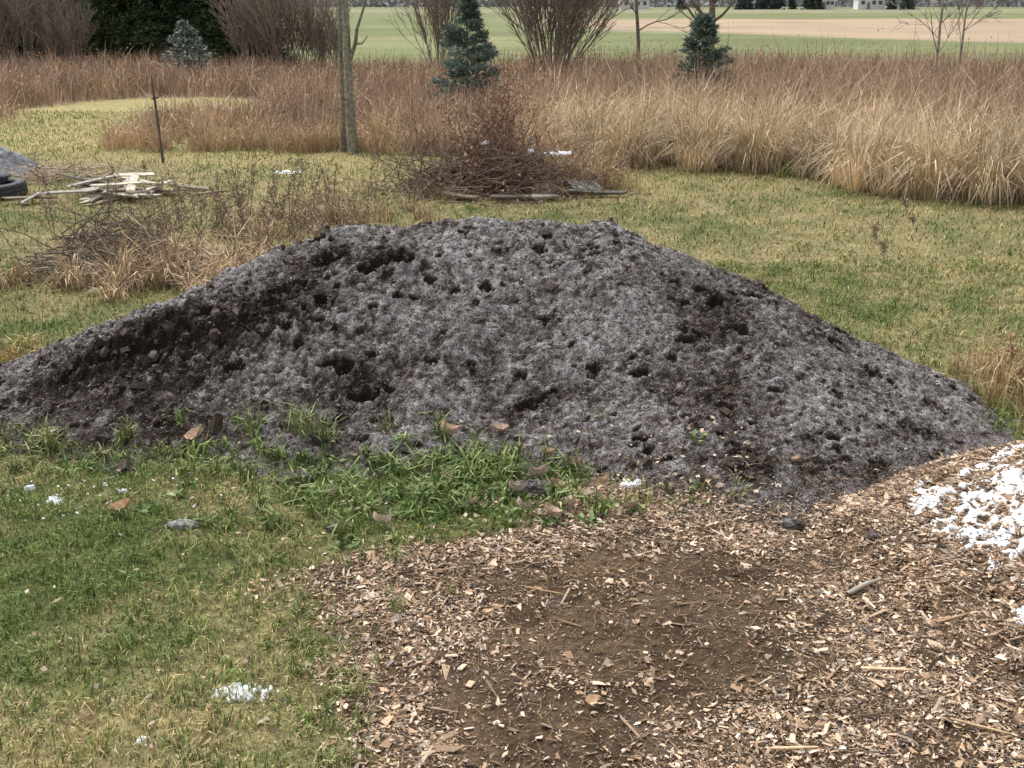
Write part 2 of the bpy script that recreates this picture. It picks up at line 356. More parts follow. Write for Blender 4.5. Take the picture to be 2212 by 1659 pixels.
# ---------------------------------------------------------------- wood chips (ground cover)
def scatter_chips(name, n, rx, ry, dens, lr, label, bright=1., asp=(.16, .6)):
    x = R.uniform(*rx, n); y = R.uniform(*ry, n)
    k = R.random(n) < dens(x, y); x, y = x[k], y[k]; n = len(x)
    z = top(x, y)
    L = R.lognormal(math.log(lr), .52, n); W = L*R.uniform(*asp, n); T = np.clip(L*.12, .0012, .004)
    pal = np.array([[.70, .54, .39], [.55, .38, .25], [.36, .235, .15], [.19, .125, .08], [.80, .67, .53], [.34, .28, .235], [.10, .07, .05]])
    pr = np.array([.20, .20, .20, .15, .09, .09, .07]); ci = R.choice(len(pal), n, p=pr/pr.sum())
    sh = 1+.3*fbm(x, y, .4, 3, 127)
    col = np.clip(pal[ci]*(R.uniform(.72, 1.12, n)*sh)[:, None]*bright, 0, .9)
    V, F, c = chips_arr(np.stack([x, y, z+R.uniform(0, .009, n)], -1), L, W, T, R.uniform(0, 6.3, n), R.normal(0, .25, n), R.normal(0, .32, n), col)
    add_obj(name, quadmesh(name, V, F, M_chip, c), kind="stuff", label=label)
def barely(x, y):
    q = fbm(x, y, .5, 5, 121, .65)
    d1 = np.hypot((x-.50)/.78, (y-4.02)/.66); d2 = np.hypot((x-.12)/.44, (y-3.35)/.6); d3 = np.hypot((x-.8)/.8, (y-4.55)/.22)
    d = np.minimum(np.minimum(d1, d2), d3)+q*.9
    return .93*smooth(1.3, .50, d)
def d_mulch(x, y):
    m = mulch_mask(x, y)
    xb = np.interp(y, [a for a, _ in XB], [b for _, b in XB])
    m = m + .12*np.exp(-((x-xb)/.28)**2)
    cl = np.clip(.66+1.4*fbm(x, y, .35, 4, 123, .65), .1, 1)
    nomound = smooth(.05, .0, mz(x, y)-surf(x, y))
    return m*(1-barely(x, y))*cl*(.02+.98*nomound)
scatter_chips("wood_chips", 140000, (-1.4, 3.6), (2.6, 5.9), d_mulch, .0130, "tan and brown wood chips scattered over bare soil")
scatter_chips("wood_shreds", 90000, (1.3, 5.0), (2.6, 6.2), lambda x, y: smooth(0, .1, pile_h(x, y)-np.maximum(ground_h(x, y), mz(x, y)))*np.clip(.70+1.2*fbm(x, y, .2, 4, 125, .65), .15, 1), .022, "shredded wood chips covering the heap", .88, (.08, .3))
scatter_chips("bark_shreds", 9000, (-1.0, 3.6), (2.6, 5.8), lambda x, y: d_mulch(x, y)+.1*mulch_mask(x, y), .035, "long shredded bark strips among the wood chips", .66, (.05, .14))
scatter_chips("wood_fragments", 120000, (-1.2, 3.4), (2.6, 5.7), lambda x, y: mulch_mask(x, y)*(1-.75*barely(x, y))*smooth(.05, 0, mz(x, y)-surf(x, y)), .006, "fine wood fragments and soil crumbs", .65)
n = 2600
x = R.uniform(-.9, 2.6, n); y = R.uniform(2.8, 5.5, n); k = mulch_mask(x, y) > .5; x, y = x[k], y[k]
segs = []
for a, b_ in zip(x, y):
    L = R.uniform(.02, .10); az = R.uniform(0, 6.3); p = np.array([a, b_, float(top(np.array([a]), np.array([b_]))[0])+.006]); r = R.uniform(.0007, .0018)
    for i in range(4):
        q = p+np.array([math.cos(az), math.sin(az), R.normal(0, .15)])*L/2.5; segs.append((p, q, r, r*.85)); p = q; az += R.normal(0, .5)
add_obj("fine_roots", tubes_mesh("fine_roots", segs, M_bark, (.36, .26, .16), 3), kind="stuff", label="thin roots and twigs on the bare soil")
# ---------------------------------------------------------------- lawn
def lawn(name, n, rx, ry, hmu, wmu, label, leanmu=.55, extra=None, dry=0.):
    x = R.uniform(*rx, n); y = R.uniform(*ry, n)
    vis = np.abs(x) < .47*(.944*y+.82)+.9
    cl = np.clip(.75+.9*fbm(x, y, .12, 3, 135), .25, 1)
    keep = (R.random(n) < cl) & (R.random(n) > mulch_mask(x, y)*1.02) & vis & (R.random(n) > smooth(.02, .07, mz(x, y)-ground_h(x, y))) & (R.random(n) > meadow_mask(x, y)*.8) & (pile_h(x, y) < ground_h(x, y)+.02)
    x, y = x[keep], y[keep]; n = len(x); z = top(x, y)
    f = lawn_tone(x, y)+dry
    u = R.random(n)
    col = mix(green*R.uniform(.6, 1.5, n)[:, None], straw*R.uniform(.6, 1.35, n)[:, None], (u < f*.85).astype(float))
    dk = R.random(n) < .35*(1-f); col[dk] = (deep*R.uniform(.7, 1.3, n)[:, None])[dk]
    h = hmu*R.lognormal(0, .38, n)*np.clip(1+1.3*fbm(x, y, .22, 3, 131), .35, 2); w = wmu*R.uniform(.6, 1.3, n)
    az = fbm(x, y, .15, 2, 137)*10+R.normal(0, 1.2, n)
    me = blades(name, np.stack([x, y, z-.004], -1), h, w, np.abs(R.normal(leanmu, .35, n)), col, M_blade, az)
    add_obj(name, me, kind="stuff", label=label)
lawn("lawn_grass", 135000, (-3.9, 1.0), (2.7, 6.5), .044, .0046, "short green and straw-coloured lawn grass", .9)
lawn("lawn_grass", 135000, (-6.5, 8), (6.2, 11), .046, .0078, "short green lawn grass around the compost pile", .95)
lawn("lawn_grass", 180000, (-12, 12), (10.5, 27), .058, .012, "yellowing lawn grass at the meadow's edge", 1.0)
def tufts(name, n, cx, cy, sx, sy, h, w, lean, ca, cb, label, clump=None):
    m = max(3, n//clump); kx = R.normal(cx, sx, m); ky = R.normal(cy, sy, m); sc = R.uniform(.5, 1.25, m); i = R.integers(0, m, n)
    x = kx[i]+R.normal(0, h*.16, n); y = ky[i]+R.normal(0, h*.16, n)
    z = top(x, y)
    col = mix(np.array(ca), np.array(cb), R.random(n))*R.uniform(.7, 1.3, n)[:, None]*(.75+.5*R.random(m))[i][:, None]
    return add_obj(name, blades(name, np.stack([x, y, z-.005], -1), h*R.lognormal(0, .3, n)*sc[i], w*R.uniform(.5, 1.4, n), np.abs(R.normal(lean, .35, n)), np.clip(col, 0, .9), M_blade), kind="stuff", label=label)
G1, G2 = (.080, .15, .042), (.28, .32, .12)
fl = "longer green grass blades overgrowing the compost's foot"
tufts("long_grass", 1000, -.6, 5.38, .55, .17, .13, .013, 1.0, G1, G2, fl, 16)
tufts("long_grass", 700, -.05, 5.65, .28, .14, .14, .013, 1.0, G1, G2, fl, 15)
tufts("long_grass", 420, -1.5, 5.75, .4, .13, .11, .012, .9, G1, G2, fl, 14)
tufts("long_grass", 130, -1.25, 6.0, .15, .05, .18, .009, .8, (.10, .17, .05), (.30, .30, .13), "tall grass tuft on the compost's foot", 14)
tufts("long_grass", 600, -2.9, 5.95, .4, .10, .11, .011, .8, G1, (.40, .34, .17), "longer green grass blades beside the compost", 18)
tufts("long_grass", 300, .85, 5.25, .25, .12, .07, .008, .9, (.10, .17, .05), (.42, .36, .18), "short grass sprouting through wood chips", 9)
tufts("long_grass", 400, -.75, 4.6, .3, .5, .07, .006, .9, (.10, .18, .04), (.45, .40, .2), "grass tufts creeping over wood chips", 14)
tufts("long_grass", 300, -.68, 3.6, .12, .4, .08, .006, .9, (.10, .18, .04), (.45, .40, .2), "grass tufts creeping over wood chips", 14)
n = 1100; m = 80; kx = R.normal(-.5, .6, m); ky = R.normal(5.4, .22, m); i = R.integers(0, m, n); x = kx[i]+R.normal(0, .02, n); y = ky[i]+R.normal(0, .02, n)
add_obj("broad_leaf_weeds", slivers("broad_leaf_weeds", np.stack([x, y, top(x, y)+.01], -1), rand_dirs(n, .05, .6), R.uniform(.03, .08, n), R.uniform(.012, .03, n), mix((.09, .16, .05), (.30, .35, .16), R.random(n)), M_blade), kind="stuff", label="broad-leaved green weeds at the compost's foot")
tufts("dry_grass_tuft", 900, 3.4, 6.9, .2, .3, .28, .006, .5, (.36, .24, .14), (.55, .42, .24), "dry russet grass beside the compost", 40)
tufts("dry_grass_tuft", 3000, -3.0, 10.2, .6, .3, .36, .012, 1.0, (.62, .48, .31), (.36, .26, .17), "tan dry grass clump in front of brush", 45)
tufts("dry_grass_tuft", 1200, -2.0, 9.9, .35, .3, .24, .010, .9, (.56, .42, .26), (.32, .23, .15), "tan dry grass behind the compost", 35)
tufts("dry_grass_tuft", 600, -4.8, 9.9, .3, .2, .22, .010, .9, (.50, .36, .22), (.28, .2, .12), "tan dry grass by the brush", 40)
tufts("dry_grass_tuft", 160, -3.6, 7.7, .12, .12, .18, .010, .9, (.58, .44, .16), (.36, .25, .13), "yellow dry grass by the compost", 25)
tufts("dry_grass_tuft", 2000, -2.3, 12.6, .8, .9, .28, .010, .8, (.50, .38, .23), (.30, .22, .14), "dry grass between brush piles", 25)
tufts("green_grass_tuft", 600, 4.35, 17.0, .35, .3, .24, .016, 1.0, (.15, .2, .06), (.36, .35, .14), "green grass clump at the meadow's edge", 40)
# ---------------------------------------------------------------- meadow
def meadow(name, n, rx, ry, seed, label):
    x = R.uniform(*rx, n); y = R.uniform(ry[0], ry[1], n)
    k = (np.abs(x) < .48*(.944*y+.8)+2.5) & (R.random(n) < meadow_mask(x, y)*np.clip(.70+1.3*fbm(x, y, .9, 4, 151, .6), .05, 1)*np.interp(x, [-9, -2, 1], [.7, .7, 1])); x, y = x[k], y[k]; n = len(x)
    df = y-meadow_front(x)
    st = smooth(-.5, 1.5, x)*smooth(9, 2.5, df)*.9 + .3*smooth(3, 0, df)
    nn = fbm(x, y, 1.3, 3, 155); n3 = fbm(x, y, .45, 3, 158); st = np.clip(st + nn*.9 + n3*.3 + .08, 0, 1)
    isst = R.random(n) < st
    rust = mix(np.array([.315, .205, .145]), np.array([.48, .355, .26]), R.random(n))*R.uniform(.6, 1.25, n)[:, None]*(1+.6*n3+.5*nn)[:, None]
    tn = mix(np.array([.76, .61, .42]), np.array([.54, .41, .27]), R.random(n))*R.uniform(.6, 1.2, n)[:, None]*(1+.4*n3)[:, None]
    col = np.clip(np.where(isst[:, None], tn, rust), .02, .9)
    edge = .35+.65*smooth(-.8, 2.2, df+nn*2)
    hm = (np.interp(x, [-12, -7, -2, 1, 4, 8], [.76, .6, .68, .85, .98, 1.02]) + .42*nn + .38*n3)*edge
    h = hm*np.clip(R.normal(.85, .24, n), .25, 1.6)*np.where(isst, 1.08, 1.)
    w = np.clip(y*.00058, .007, .028)*R.uniform(.5, 1.5, n)
    az = fbm(x, y, .55, 2, 161)*12+R.normal(0, .9, n)
    lean = np.where(isst, np.abs(R.normal(1.0, .5, n)), np.abs(R.normal(.32, .25, n)))
    add_obj(name, blades(name, np.stack([x, y, ground_h(x, y)], -1), h, w, lean, col, M_meadow, az), kind="stuff", label=label)
    k = (~isst) & (R.random(n) < .5); x, y, h = x[k], y[k], h[k]; m = len(x); r = R.uniform(.5, 1.04, m)
    P = np.stack([x+R.normal(0, .05, m), y+R.normal(0, .05, m), ground_h(x, y)+h*r], -1)
    c = np.clip(mix((.25, .16, .115), (.48, .36, .27), R.random(m))*(1+.5*fbm(x, y, .6, 3, 163))[:, None], .02, .9)
    s = np.clip(y*.0012, .02, .052)
    add_obj("weed_seed_heads", slivers("weed_seed_heads", P, rand_dirs(m, -.6, 1), s*R.uniform(1, 2.6, m), s*R.uniform(.4, .9, m), c, M_meadow), kind="stuff", label="rusty seed heads of dry meadow weeds")
meadow("meadow_grass", 165000, (-14, 13), (14, 25), 1, "tall tan and russet dry meadow grass")
meadow("meadow_grass", 180000, (-23, 21), (25, 44), 2, "tall russet dry meadow weeds")
n = 34000; m = 330
kx = R.uniform(1.2, 9.0, m); ky = meadow_front(kx)+R.gamma(1.3, 1.3, m)-1.4; ks = R.uniform(.45, 1.25, m); kc = R.uniform(.6, 1.12, m)
i = R.integers(0, m, n); a = R.uniform(0, 6.3, n); rr = np.abs(R.normal(0, .10, n)); x = kx[i]+np.cos(a)*rr; y = ky[i]+np.sin(a)*rr
col = np.clip(mix((.82, .67, .46), (.52, .39, .25), R.random(n))*kc[i][:, None]*R.uniform(.7, 1.15, n)[:, None], 0, .9)
add_obj("arching_straw", blades("arching_straw", np.stack([x, y, ground_h(x, y)], -1), .98*ks[i]*np.clip(R.normal(.85, .25, n), .2, 1.4), R.uniform(.007, .017, n), np.abs(R.normal(1.05, .5, n)), col, M_meadow, a), kind="stuff", label="pale straw-coloured grass clumps arching over the lawn")
n = 9000; m = 200
kx = R.uniform(-7.4, 1.2, m); ky = meadow_front(kx)+R.gamma(1.3, .9, m)-1.3; ks = R.uniform(.3, .75, m); i = R.integers(0, m, n); a = R.uniform(0, 6.3, n); rr = np.abs(R.normal(0, .12, n)); x = kx[i]+np.cos(a)*rr; y = ky[i]+np.sin(a)*rr
col = np.clip(mix((.62, .47, .30), (.40, .28, .19), R.random(n))*R.uniform(.7, 1.15, n)[:, None], 0, .9)
add_obj("arching_straw", blades("arching_straw", np.stack([x, y, ground_h(x, y)], -1), .95*ks[i]*np.clip(R.normal(.85, .25, n), .2, 1.4), R.uniform(.007, .016, n), np.abs(R.normal(.7, .4, n)), col, M_meadow, a), kind="stuff", label="straw-coloured grass clumps at the meadow's ragged front")
# ---------------------------------------------------------------- woody things
def grow(segs, p, d, L, r, depth, wander=.18, nseg=4, kids=3, up=.05, spread=.6, ratio=.6, rr=.55):
    d = np.array(d, float); d /= np.linalg.norm(d)
    for i in range(nseg):
        q = p + d*L/nseg; r1 = r*(1-.5/nseg) if depth > 0 else r*(1-.8/nseg)
        segs.append((p, q, r, r1))
        if depth > 0 and i >= (1 if nseg > 2 else 0):
            for _ in range(kids if R.random() < .8 else kids-1):
                dd = d + R.normal(0, spread, 3); dd[2] += up*3
                grow(segs, q, dd, L*ratio*R.uniform(.6, 1.15), r1*rr, depth-1, wander, max(2, nseg-1), kids, up, spread, ratio, rr)
        p, r = q, r1
        d = d + R.normal(0, wander, 3); d[2] += up; d /= np.linalg.norm(d)
def thing(name, loc, label, category, group=None):
    e = add_obj(name, None, loc, label=label, category=category, group=group); e.empty_display_size = .3; return e
def gz(x, y): return float(top(np.array([x]), np.array([y]))[0])
def bare_tree(x, y, H, r, label, col, lean=(0, 0), branches=8, start=.3, depth=2, spread=.7, blen=.35, wander=.05, minr=.004, extra=None):
    root = thing("bare_tree", (x, y, gz(x, y)-.03), label, "tree")
    tr = []; p = np.zeros(3); d = np.array([lean[0], lean[1], 1.]); n = 14; rr = r*1.25; pts = []
    for i in range(n):
        d = d/np.linalg.norm(d); q = p+d*H/n; r1 = r*(1-(i+1)/n*.75)
        tr.append((p, q, rr, r1)); pts.append((q, r1)); p, rr = q, r1; d = d+np.array([R.normal(0, wander), R.normal(0, wander), .15])
    add_obj("trunk", tubes_mesh("trunk", tr, M_bark, col, 9), parent=root)
    br = []
    for k in range(branches):
        i = int(n*(start+(1-start)*k/branches)); q, r1 = pts[min(i, n-1)]
        a = R.uniform(0, 6.3)
        grow(br, q, (math.cos(a), math.sin(a), R.uniform(.5, 1.3)), H*blen*R.uniform(.6, 1.1)*(1.1-.5*i/n), max(r1*.45, minr*2), depth, .15, 4, 2, .06, .5)
    if extra: br += extra
    br = [(a, b, max(c, minr), max(e, minr*.8)) for a, b, c, e in br]
    add_obj("crown", tubes_mesh("crown", br, M_bark, np.array(col)*.85, 5), parent=root)
    return root
ex = []
pp = [np.array(v) for v in [(.03, -.03, 1.62), (.13, -.05, 1.86), (.17, -.05, 2.10), (.27, -.06, 2.36), (.42, -.06, 2.75)]]
for i in range(4): ex.append((pp[i], pp[i+1], .040-.006*i, .034-.006*i))
ex.append((np.array([.13, -.05, 1.86]), np.array([.24, -.05, 1.86]), .020, .016)); ex.append((np.array([.24, -.05, 1.86]), np.array([.34, -.05, 1.98]), .016, .010))
ex.append((np.array([.02, -.04, 1.25]), np.array([.10, -.05, 1.33]), .028, .02))
ex.append((np.array([-.02, -.04, .9]), np.array([-.10, -.05, .96]), .026, .018))
bare_tree(-2.77, 19.4, 6.5, .082, "grey-barked bare tree with side branch, in dry grass", (.255, .24, .195), (0, 0), 7, .45, 2, blen=.22, extra=ex, wander=.02)
bare_tree(-2.955, 19.6, 6.0, .050, "slim grey-barked bare tree beside a thicker trunk", (.21, .195, .16), (.002, 0), 7, .48, 2, blen=.22, wander=.015)
bare_tree(4.2, 38, 7.5, .07, "slender bare young tree in the meadow", (.20, .17, .145), branches=16, start=.2, blen=.2, minr=.008)
bare_tree(6.95, 40, 8.5, .14, "bare tree with straight dark trunk in the meadow", (.19, .16, .135), branches=26, start=.10, blen=.25, minr=.009)
bare_tree(11.5, 31, 5.5, .045, "thin pale-twigged young tree in the meadow", (.32, .27, .22), branches=18, start=.15, blen=.24, minr=.006)
bare_tree(11.9, 30.5, 5, .035, "thin pale-twigged young tree leaning slightly", (.32, .27, .22), (.05, 0), branches=16, start=.2, blen=.24, minr=.006)
def bare_shrub_mesh(stems, H, spread, r, col, depth=2, kids=2, minr=.006, base=.25):
    segs = []
    for i in range(stems):
        a = R.uniform(0, 6.3); s = R.uniform(0, spread)
        p = np.array([math.cos(a)*base*R.random(), math.sin(a)*base*R.random(), 0])
        grow(segs, p, (math.cos(a)*s, math.sin(a)*s, 1), H*R.uniform(.6, 1.05), r*R.uniform(.6, 1.2), depth, .07, 5, kids, .03, .28, .5)
    segs = [(a, b, max(c, minr), max(e, minr*.8)) for a, b, c, e in segs]
    return tubes_mesh("bare_stems", segs, M_bark, col, 3)
sm = bare_shrub_mesh(56, 3.6, .70, .022, (.24, .20, .16), 2, 2, .009, .4)
def shrub(x, y, me, s, rot, label, group=None):
    root = thing("bare_shrub", (x, y, gz(x, y)-.03), label, "shrub", group); root.rotation_euler[2] = rot; root.scale = s
    o = add_obj("bare_stems", me, parent=root); return root
shrub(1.25, 35, sm, (1, 1, 1), 0, "large leafless willow shrub with fanning stems in the meadow")
sm2 = bare_shrub_mesh(26, 3.0, .6, .02, (.25, .20, .165), 2, 2, .008)
shrub(-2.4, 38, sm2, (1, 1, 1.1), 1, "leafless shrub with thin grey stems behind spruce")
sm3 = bare_shrub_mesh(30, 2.6, .5, .02, (.32, .265, .22), 2, 2, .011, .6)
for (px_, py_, s_) in [(-18.9, 41.5, 1.0), (-17.6, 41, 1.05), (-16.7, 42.5, .95), (-9.1, 41, .95), (-8.1, 40.5, 1.0), (-7.2, 41, .85), (-19.8, 40.5, 1.1), (-15.9, 41.0, .7), (-6.5, 40.5, .6)]:
    shrub(px_, py_, sm3, (s_, s_, s_*.95), R.uniform(0, 6), "dense leafless brown shrub along the meadow's far edge", "bare shrubs along the hedgerow")
def spruce_parts(H, Rad, col, nb=190, per=70, L=.11, W=.022, snow=0., zb=.06, power=.85, trunk_r=.05, lump=0.):
    P = []; D = []; CM = []
    for b in range(nb):
        t = (b+R.random())/nb; t = (round(t*16)+R.normal(0, .25))/16 if R.random() < .75 else t; t = min(max(t, 0), .985)
        z0 = H*(zb+(1-zb)*t); a = R.uniform(0, 6.3); rl = Rad*(1-t)**power*R.uniform(.6, 1.15)*(1+lump*math.sin(a*3+t*9))+.04; up = -.12+.55*t
        u = np.sqrt(R.random(per))
        side = R.normal(0, .16, per)*rl*(.3+.6*u)
        x = np.cos(a)*rl*u - np.sin(a)*side; y = np.sin(a)*rl*u+np.cos(a)*side
        z = z0 + up*rl*u + .10*rl*u**3 + R.normal(0, .025, per)*H/2.6 - np.abs(side)*.3
        P.append(np.stack([x, y, z], -1)); d = np.stack([np.cos(a)+R.normal(0, .6, per), np.sin(a)+R.normal(0, .6, per), R.normal(.35, .45, per)], -1)
        D.append(d/np.linalg.norm(d, axis=1, keepdims=True)); CM.append(np.full(per, R.uniform(.65, 1.4)))
    P = np.concatenate(P); D = np.concatenate(D); n = len(P)
    c = np.array(col)*(R.uniform(.55, 1.5, n)*np.concatenate(CM))[:, None]
    if snow > 0:
        k = (R.random(n) < snow); c[k] = (.7, .72, .75)
    return slivers("crown", P, D, L*R.uniform(.6, 1.3, n), W*R.uniform(.7, 1.3, n), c, M_needle), tubes_mesh("trunk", [(np.array([0, 0, 0.]), np.array([0, 0, H*.5]), trunk_r, trunk_r*.6), (np.array([0, 0, H*.5]), np.array([0, 0, H*.97]), trunk_r*.6, .008)], M_bark, (.16, .12, .09), 7)
def spruce(name, x, y, parts, label, s=1., group=None, z=None):
    root = thing(name, (x, y, gz(x, y) if z is None else z), label, "tree", group); root.scale = (s, s, s); root.rotation_euler[2] = R.uniform(0, 6)
    add_obj("trunk", parts[1], parent=root); add_obj("crown", parts[0], parent=root); return root
spruce("spruce_tree", -1.01, 25.8, spruce_parts(2.60, 1.0, (.15, .20, .165), 150, 110, .12, .026), "young blue-green spruce standing in russet meadow weeds")
spruce("spruce_tree", 4.65, 28.0, spruce_parts(2.15, 1.02, (.16, .21, .165), 130, 110, .13, .03, .02), "small blue-green spruce in tall straw-coloured grass")
spruce("spruce_tree", -10.5, 37, spruce_parts(1.85, .95, (.16, .20, .165), 90, 90, .14, .035, .22), "small spruce dusted with snow by the hedgerow")
eg = spruce_parts(6.0, 1.7, (.080, .115, .055), 420, 120, .24, .06, 0, .02, .5, .12, .25)
for (x_, y_, s_) in [(-14.3, 42.5, .95), (-13.2, 43.5, .95), (-10.2, 43.5, .9), (-15.7, 46, 1.05), (-20.5, 47, 1.1), (-12.0, 47.5, 1.0), (-18.2, 47, 1.05), (-11.2, 45.0, .9)]:
    spruce("evergreen_tree", x_, y_, eg, "dense dark green evergreen in the hedgerow", s_, "evergreens in the hedgerow")
eg2 = spruce_parts(6.5, 2.3, (.085, .11, .105), 90, 40, .8, .3, 0, .0, .6, .2)
for x_ in [71.5, 73.5, 78, 80.5, 84.5, 90, 92, 96, 118.5, 121.5, 126, 22, 25, 54]:
    spruce("evergreen_tree", x_+R.uniform(-.8, .8), 365+R.uniform(-9, 9), eg2, "distant dark evergreen beside farmhouses", R.uniform(.6, 1.15), "evergreens beside the farmhouses", 0)
n = 30000
x = R.uniform(-420, 420, n); hh = 9*(1+.5*fbm(x, x*0, 30, 4, 171)); y = R.uniform(500, 600, n); z = R.random(n)*hh
c = mix(np.array([.25, .255, .26]), np.array([.34, .34, .35]), R.random(n))  # grey tones include distance haze, mixed into the colour
add_obj("distant_woods", slivers("distant_woods", np.stack([x, y, z-1.2], -1), rand_dirs(n, .2, 1), R.uniform(2, 5, n), R.uniform(.8, 2, n), c, M_needle), kind="stuff", label="hazy line of distant leafless woods")
def box(name, sx, sy, sz, mat, loc, parent, bev=0.):
    x, y, z = sx/2, sy/2, sz/2
    V = [(-x, -y, -z), (x, -y, -z), (x, y, -z), (-x, y, -z), (-x, -y, z), (x, -y, z), (x, y, z), (-x, y, z)]
    me = quadmesh(name, np.array(V), [[0, 3, 2, 1], [4, 5, 6, 7], [0, 1, 5, 4], [1, 2, 6, 5], [2, 3, 7, 6], [3, 0, 4, 7]], mat)
    return add_obj(name, me, loc, parent)
def house(x, y, w, d, h, label, rot=0.):
    r = thing("farmhouse", (x, y, 0), label, "house"); r.rotation_euler[2] = rot
    box("wall", w, d, h, M_white, (0, 0, h/2), r)
    e = .5; V = np.array([(-w/2-e, -d/2-e, 0), (w/2+e, -d/2-e, 0), (w/2+e, d/2+e, 0), (-w/2-e, d/2+e, 0), (-w/2-e, 0, d*.35), (w/2+e, 0, d*.35)])
    me = make_mesh("roof", V, [0, 3, 2, 1, 0, 1, 5, 4, 2, 3, 4, 5, 1, 2, 5, 3, 0, 4], [0, 4, 8, 12, 15], M_roof)
    add_obj("roof", me, (0, 0, h+.01), r)
    for i, wx in enumerate((-w*.32, w*.1, w*.34)): box("window", 1.1, .1, 1.1, M_glass, (wx, -d/2-.03, h*.6), r)
    box("door", 1.0, .12, 2.1, M_door, (-w*.1, -d/2-.04, 1.06), r)
house(39, 372, 9, 8, 3.0, "distant white farmhouse with grey roof beside evergreens")
house(99, 372, 6, 7, 3.2, "distant white house with low roof", .2)
house(113, 368, 8, 8, 3.4, "distant long white farmhouse with grey roof", -.1)
# ---------------------------------------------------------------- stake, tyre, boards, heaps
root = thing("garden_stake", (-5.72, 18.2, gz(-5.72, 18.2)), "thin rusty metal stake standing on the lawn", "stake")
add_obj("post", tubes_mesh("post", [(np.array([0, 0, -.1]), np.array([-.02, 0, .7]), .024, .023), (np.array([-.02, 0, .7]), np.array([-.05, .01, 1.25]), .023, .02)], M_rust, (.1, .08, .07), 6), parent=root)
add_obj("post_clip", tubes_mesh("post_clip", [(np.array([-.08, 0, 1.02]), np.array([.02, 0, 1.04]), .018, .018), (np.array([-.05, .01, 1.25]), np.array([-.05, .01, 1.38]), .012, .01)], M_rust, (.1, .08, .07), 5), parent=root)
def tyre_mesh(Ro=.34, Ri=.20, w=.2):
    prof = [(Ri, -w*.38), (Ri+.02, -w*.48), (Ro*.82, -w*.52), (Ro*.96, -w*.44), (Ro, -w*.32), (Ro, -w*.12), (Ro-.012, -w*.10), (Ro-.012, -w*.04), (Ro, -w*.02), (Ro, w*.2), (Ro-.012, w*.22), (Ro-.012, w*.28), (Ro, w*.3), (Ro*.96, w*.44), (Ro*.82, w*.52), (Ri+.02, w*.48), (Ri, w*.38), (Ri+.05, w*.3), (Ri+.05, -w*.3)]
    n = 48; m = len(prof); V = []
    for i in range(n):
        a = 2*math.pi*i/n
        for j, (r, z) in enumerate(prof):
            rr = r-(.008 if (i % 2 and 3 <= j <= 13) else 0); V.append((rr*math.cos(a), rr*math.sin(a), z))
    F = [[i*m+j, ((i+1) % n)*m+j, ((i+1) % n)*m+(j+1) % m, i*m+(j+1) % m] for i in range(n) for j in range(m)]
    return quadmesh("tyre", np.array(V), F, M_rubber)
t = add_obj("old_tyre", tyre_mesh(), (-6.92, 14.9, .09), label="old black tyre lying on the grass by boards", category="tyre"); t.rotation_euler = (.06, -.06, 0)
t = add_obj("old_tyre", tyre_mesh(), (-7.25, 15.15, .22), label="old black tyre resting on another tyre", category="tyre"); t.rotation_euler = (.08, .2, .5)
def heap(name, cx, cy, rx, ry, h, mat, label, cat, seed):
    a = np.linspace(-1.3, 1.3, 60); U, Vv = np.meshgrid(a, a)
    x = U*rx; y = Vv*ry; rr = np.hypot(U, Vv)+fbm(U, Vv, .6, 3, seed)*.2
    z = h*np.clip(1-rr**1.5, -.3, 1)*(1+.3*fbm(U, Vv, .3, 3, seed+2)) + fbm(U, Vv, .15, 3, seed+4)*h*.2
    me = grid_mesh(name, x, y, z, mat, None, z > -.06)
    return add_obj(name, me, (cx, cy, gz(cx, cy)), label=label, category=cat)
heap("ash_heap", -8.15, 17.3, .9, .6, .38, M_ash, "bluish grey heap of ash at the lawn's edge", "ash heap", 201)
def board(x, y, z, L, W, T, yaw, pitch, roll, mat, label, grp="boards dumped on the lawn"):
    n = 6; V = []
    bw = random.uniform(-.01, .01); e0 = random.uniform(-.05, .05)
    for i in range(n+1):
        u = i/n-.5
        for (b, c) in ((-1, -1), (1, -1), (1, 1), (-1, 1)):
            V.append((u*L+((random.uniform(-.03, .03)+b*e0) if i in (0, n) else 0), b*W/2*(1+random.uniform(-.03, .03)), c*T/2+bw*(4*u*u)))
    F = [[0, 3, 2, 1], [n*4, n*4+1, n*4+2, n*4+3]]+[[i*4+j, i*4+(j+1) % 4, (i+1)*4+(j+1) % 4, (i+1)*4+j] for i in range(n) for j in range(4)]
    me = quadmesh("wooden_board", np.array(V), F, mat)
    o = add_obj("wooden_board", me, (x, y, gz(x, y)+z), label=label, category="board", group=grp); o.rotation_euler = (roll, pitch, yaw)
    bm = o.modifiers.new("b", 'BEVEL'); bm.width = .003; bm.segments = 1
    return o
M_grayboard = plain_mat("grey_board", (.34, .315, .28), .8, 25, .35, .001, 60)
M_brownboard = plain_mat("brown_board", (.22, .17, .115), .8, 25, .35, .001, 60)
for i in range(38):
    L_ = R.uniform(.25, .75); u = R.normal(0, 1)
    board(-5.35+u*.40, 14.75+R.normal(0, .28), .03+.0095*i*R.uniform(.4, 1)*math.exp(-u*u*.3), L_, R.uniform(.06, .13), .022, R.normal(.0, .5)+(1.2 if i % 4 == 0 else 0), R.normal(0, .12), R.normal(0, .2), [M_wood_pale, M_grayboard, M_wood_pale, M_brownboard, M_grayboard][i % 5], "pale weathered broken board in a loose stack on grass")
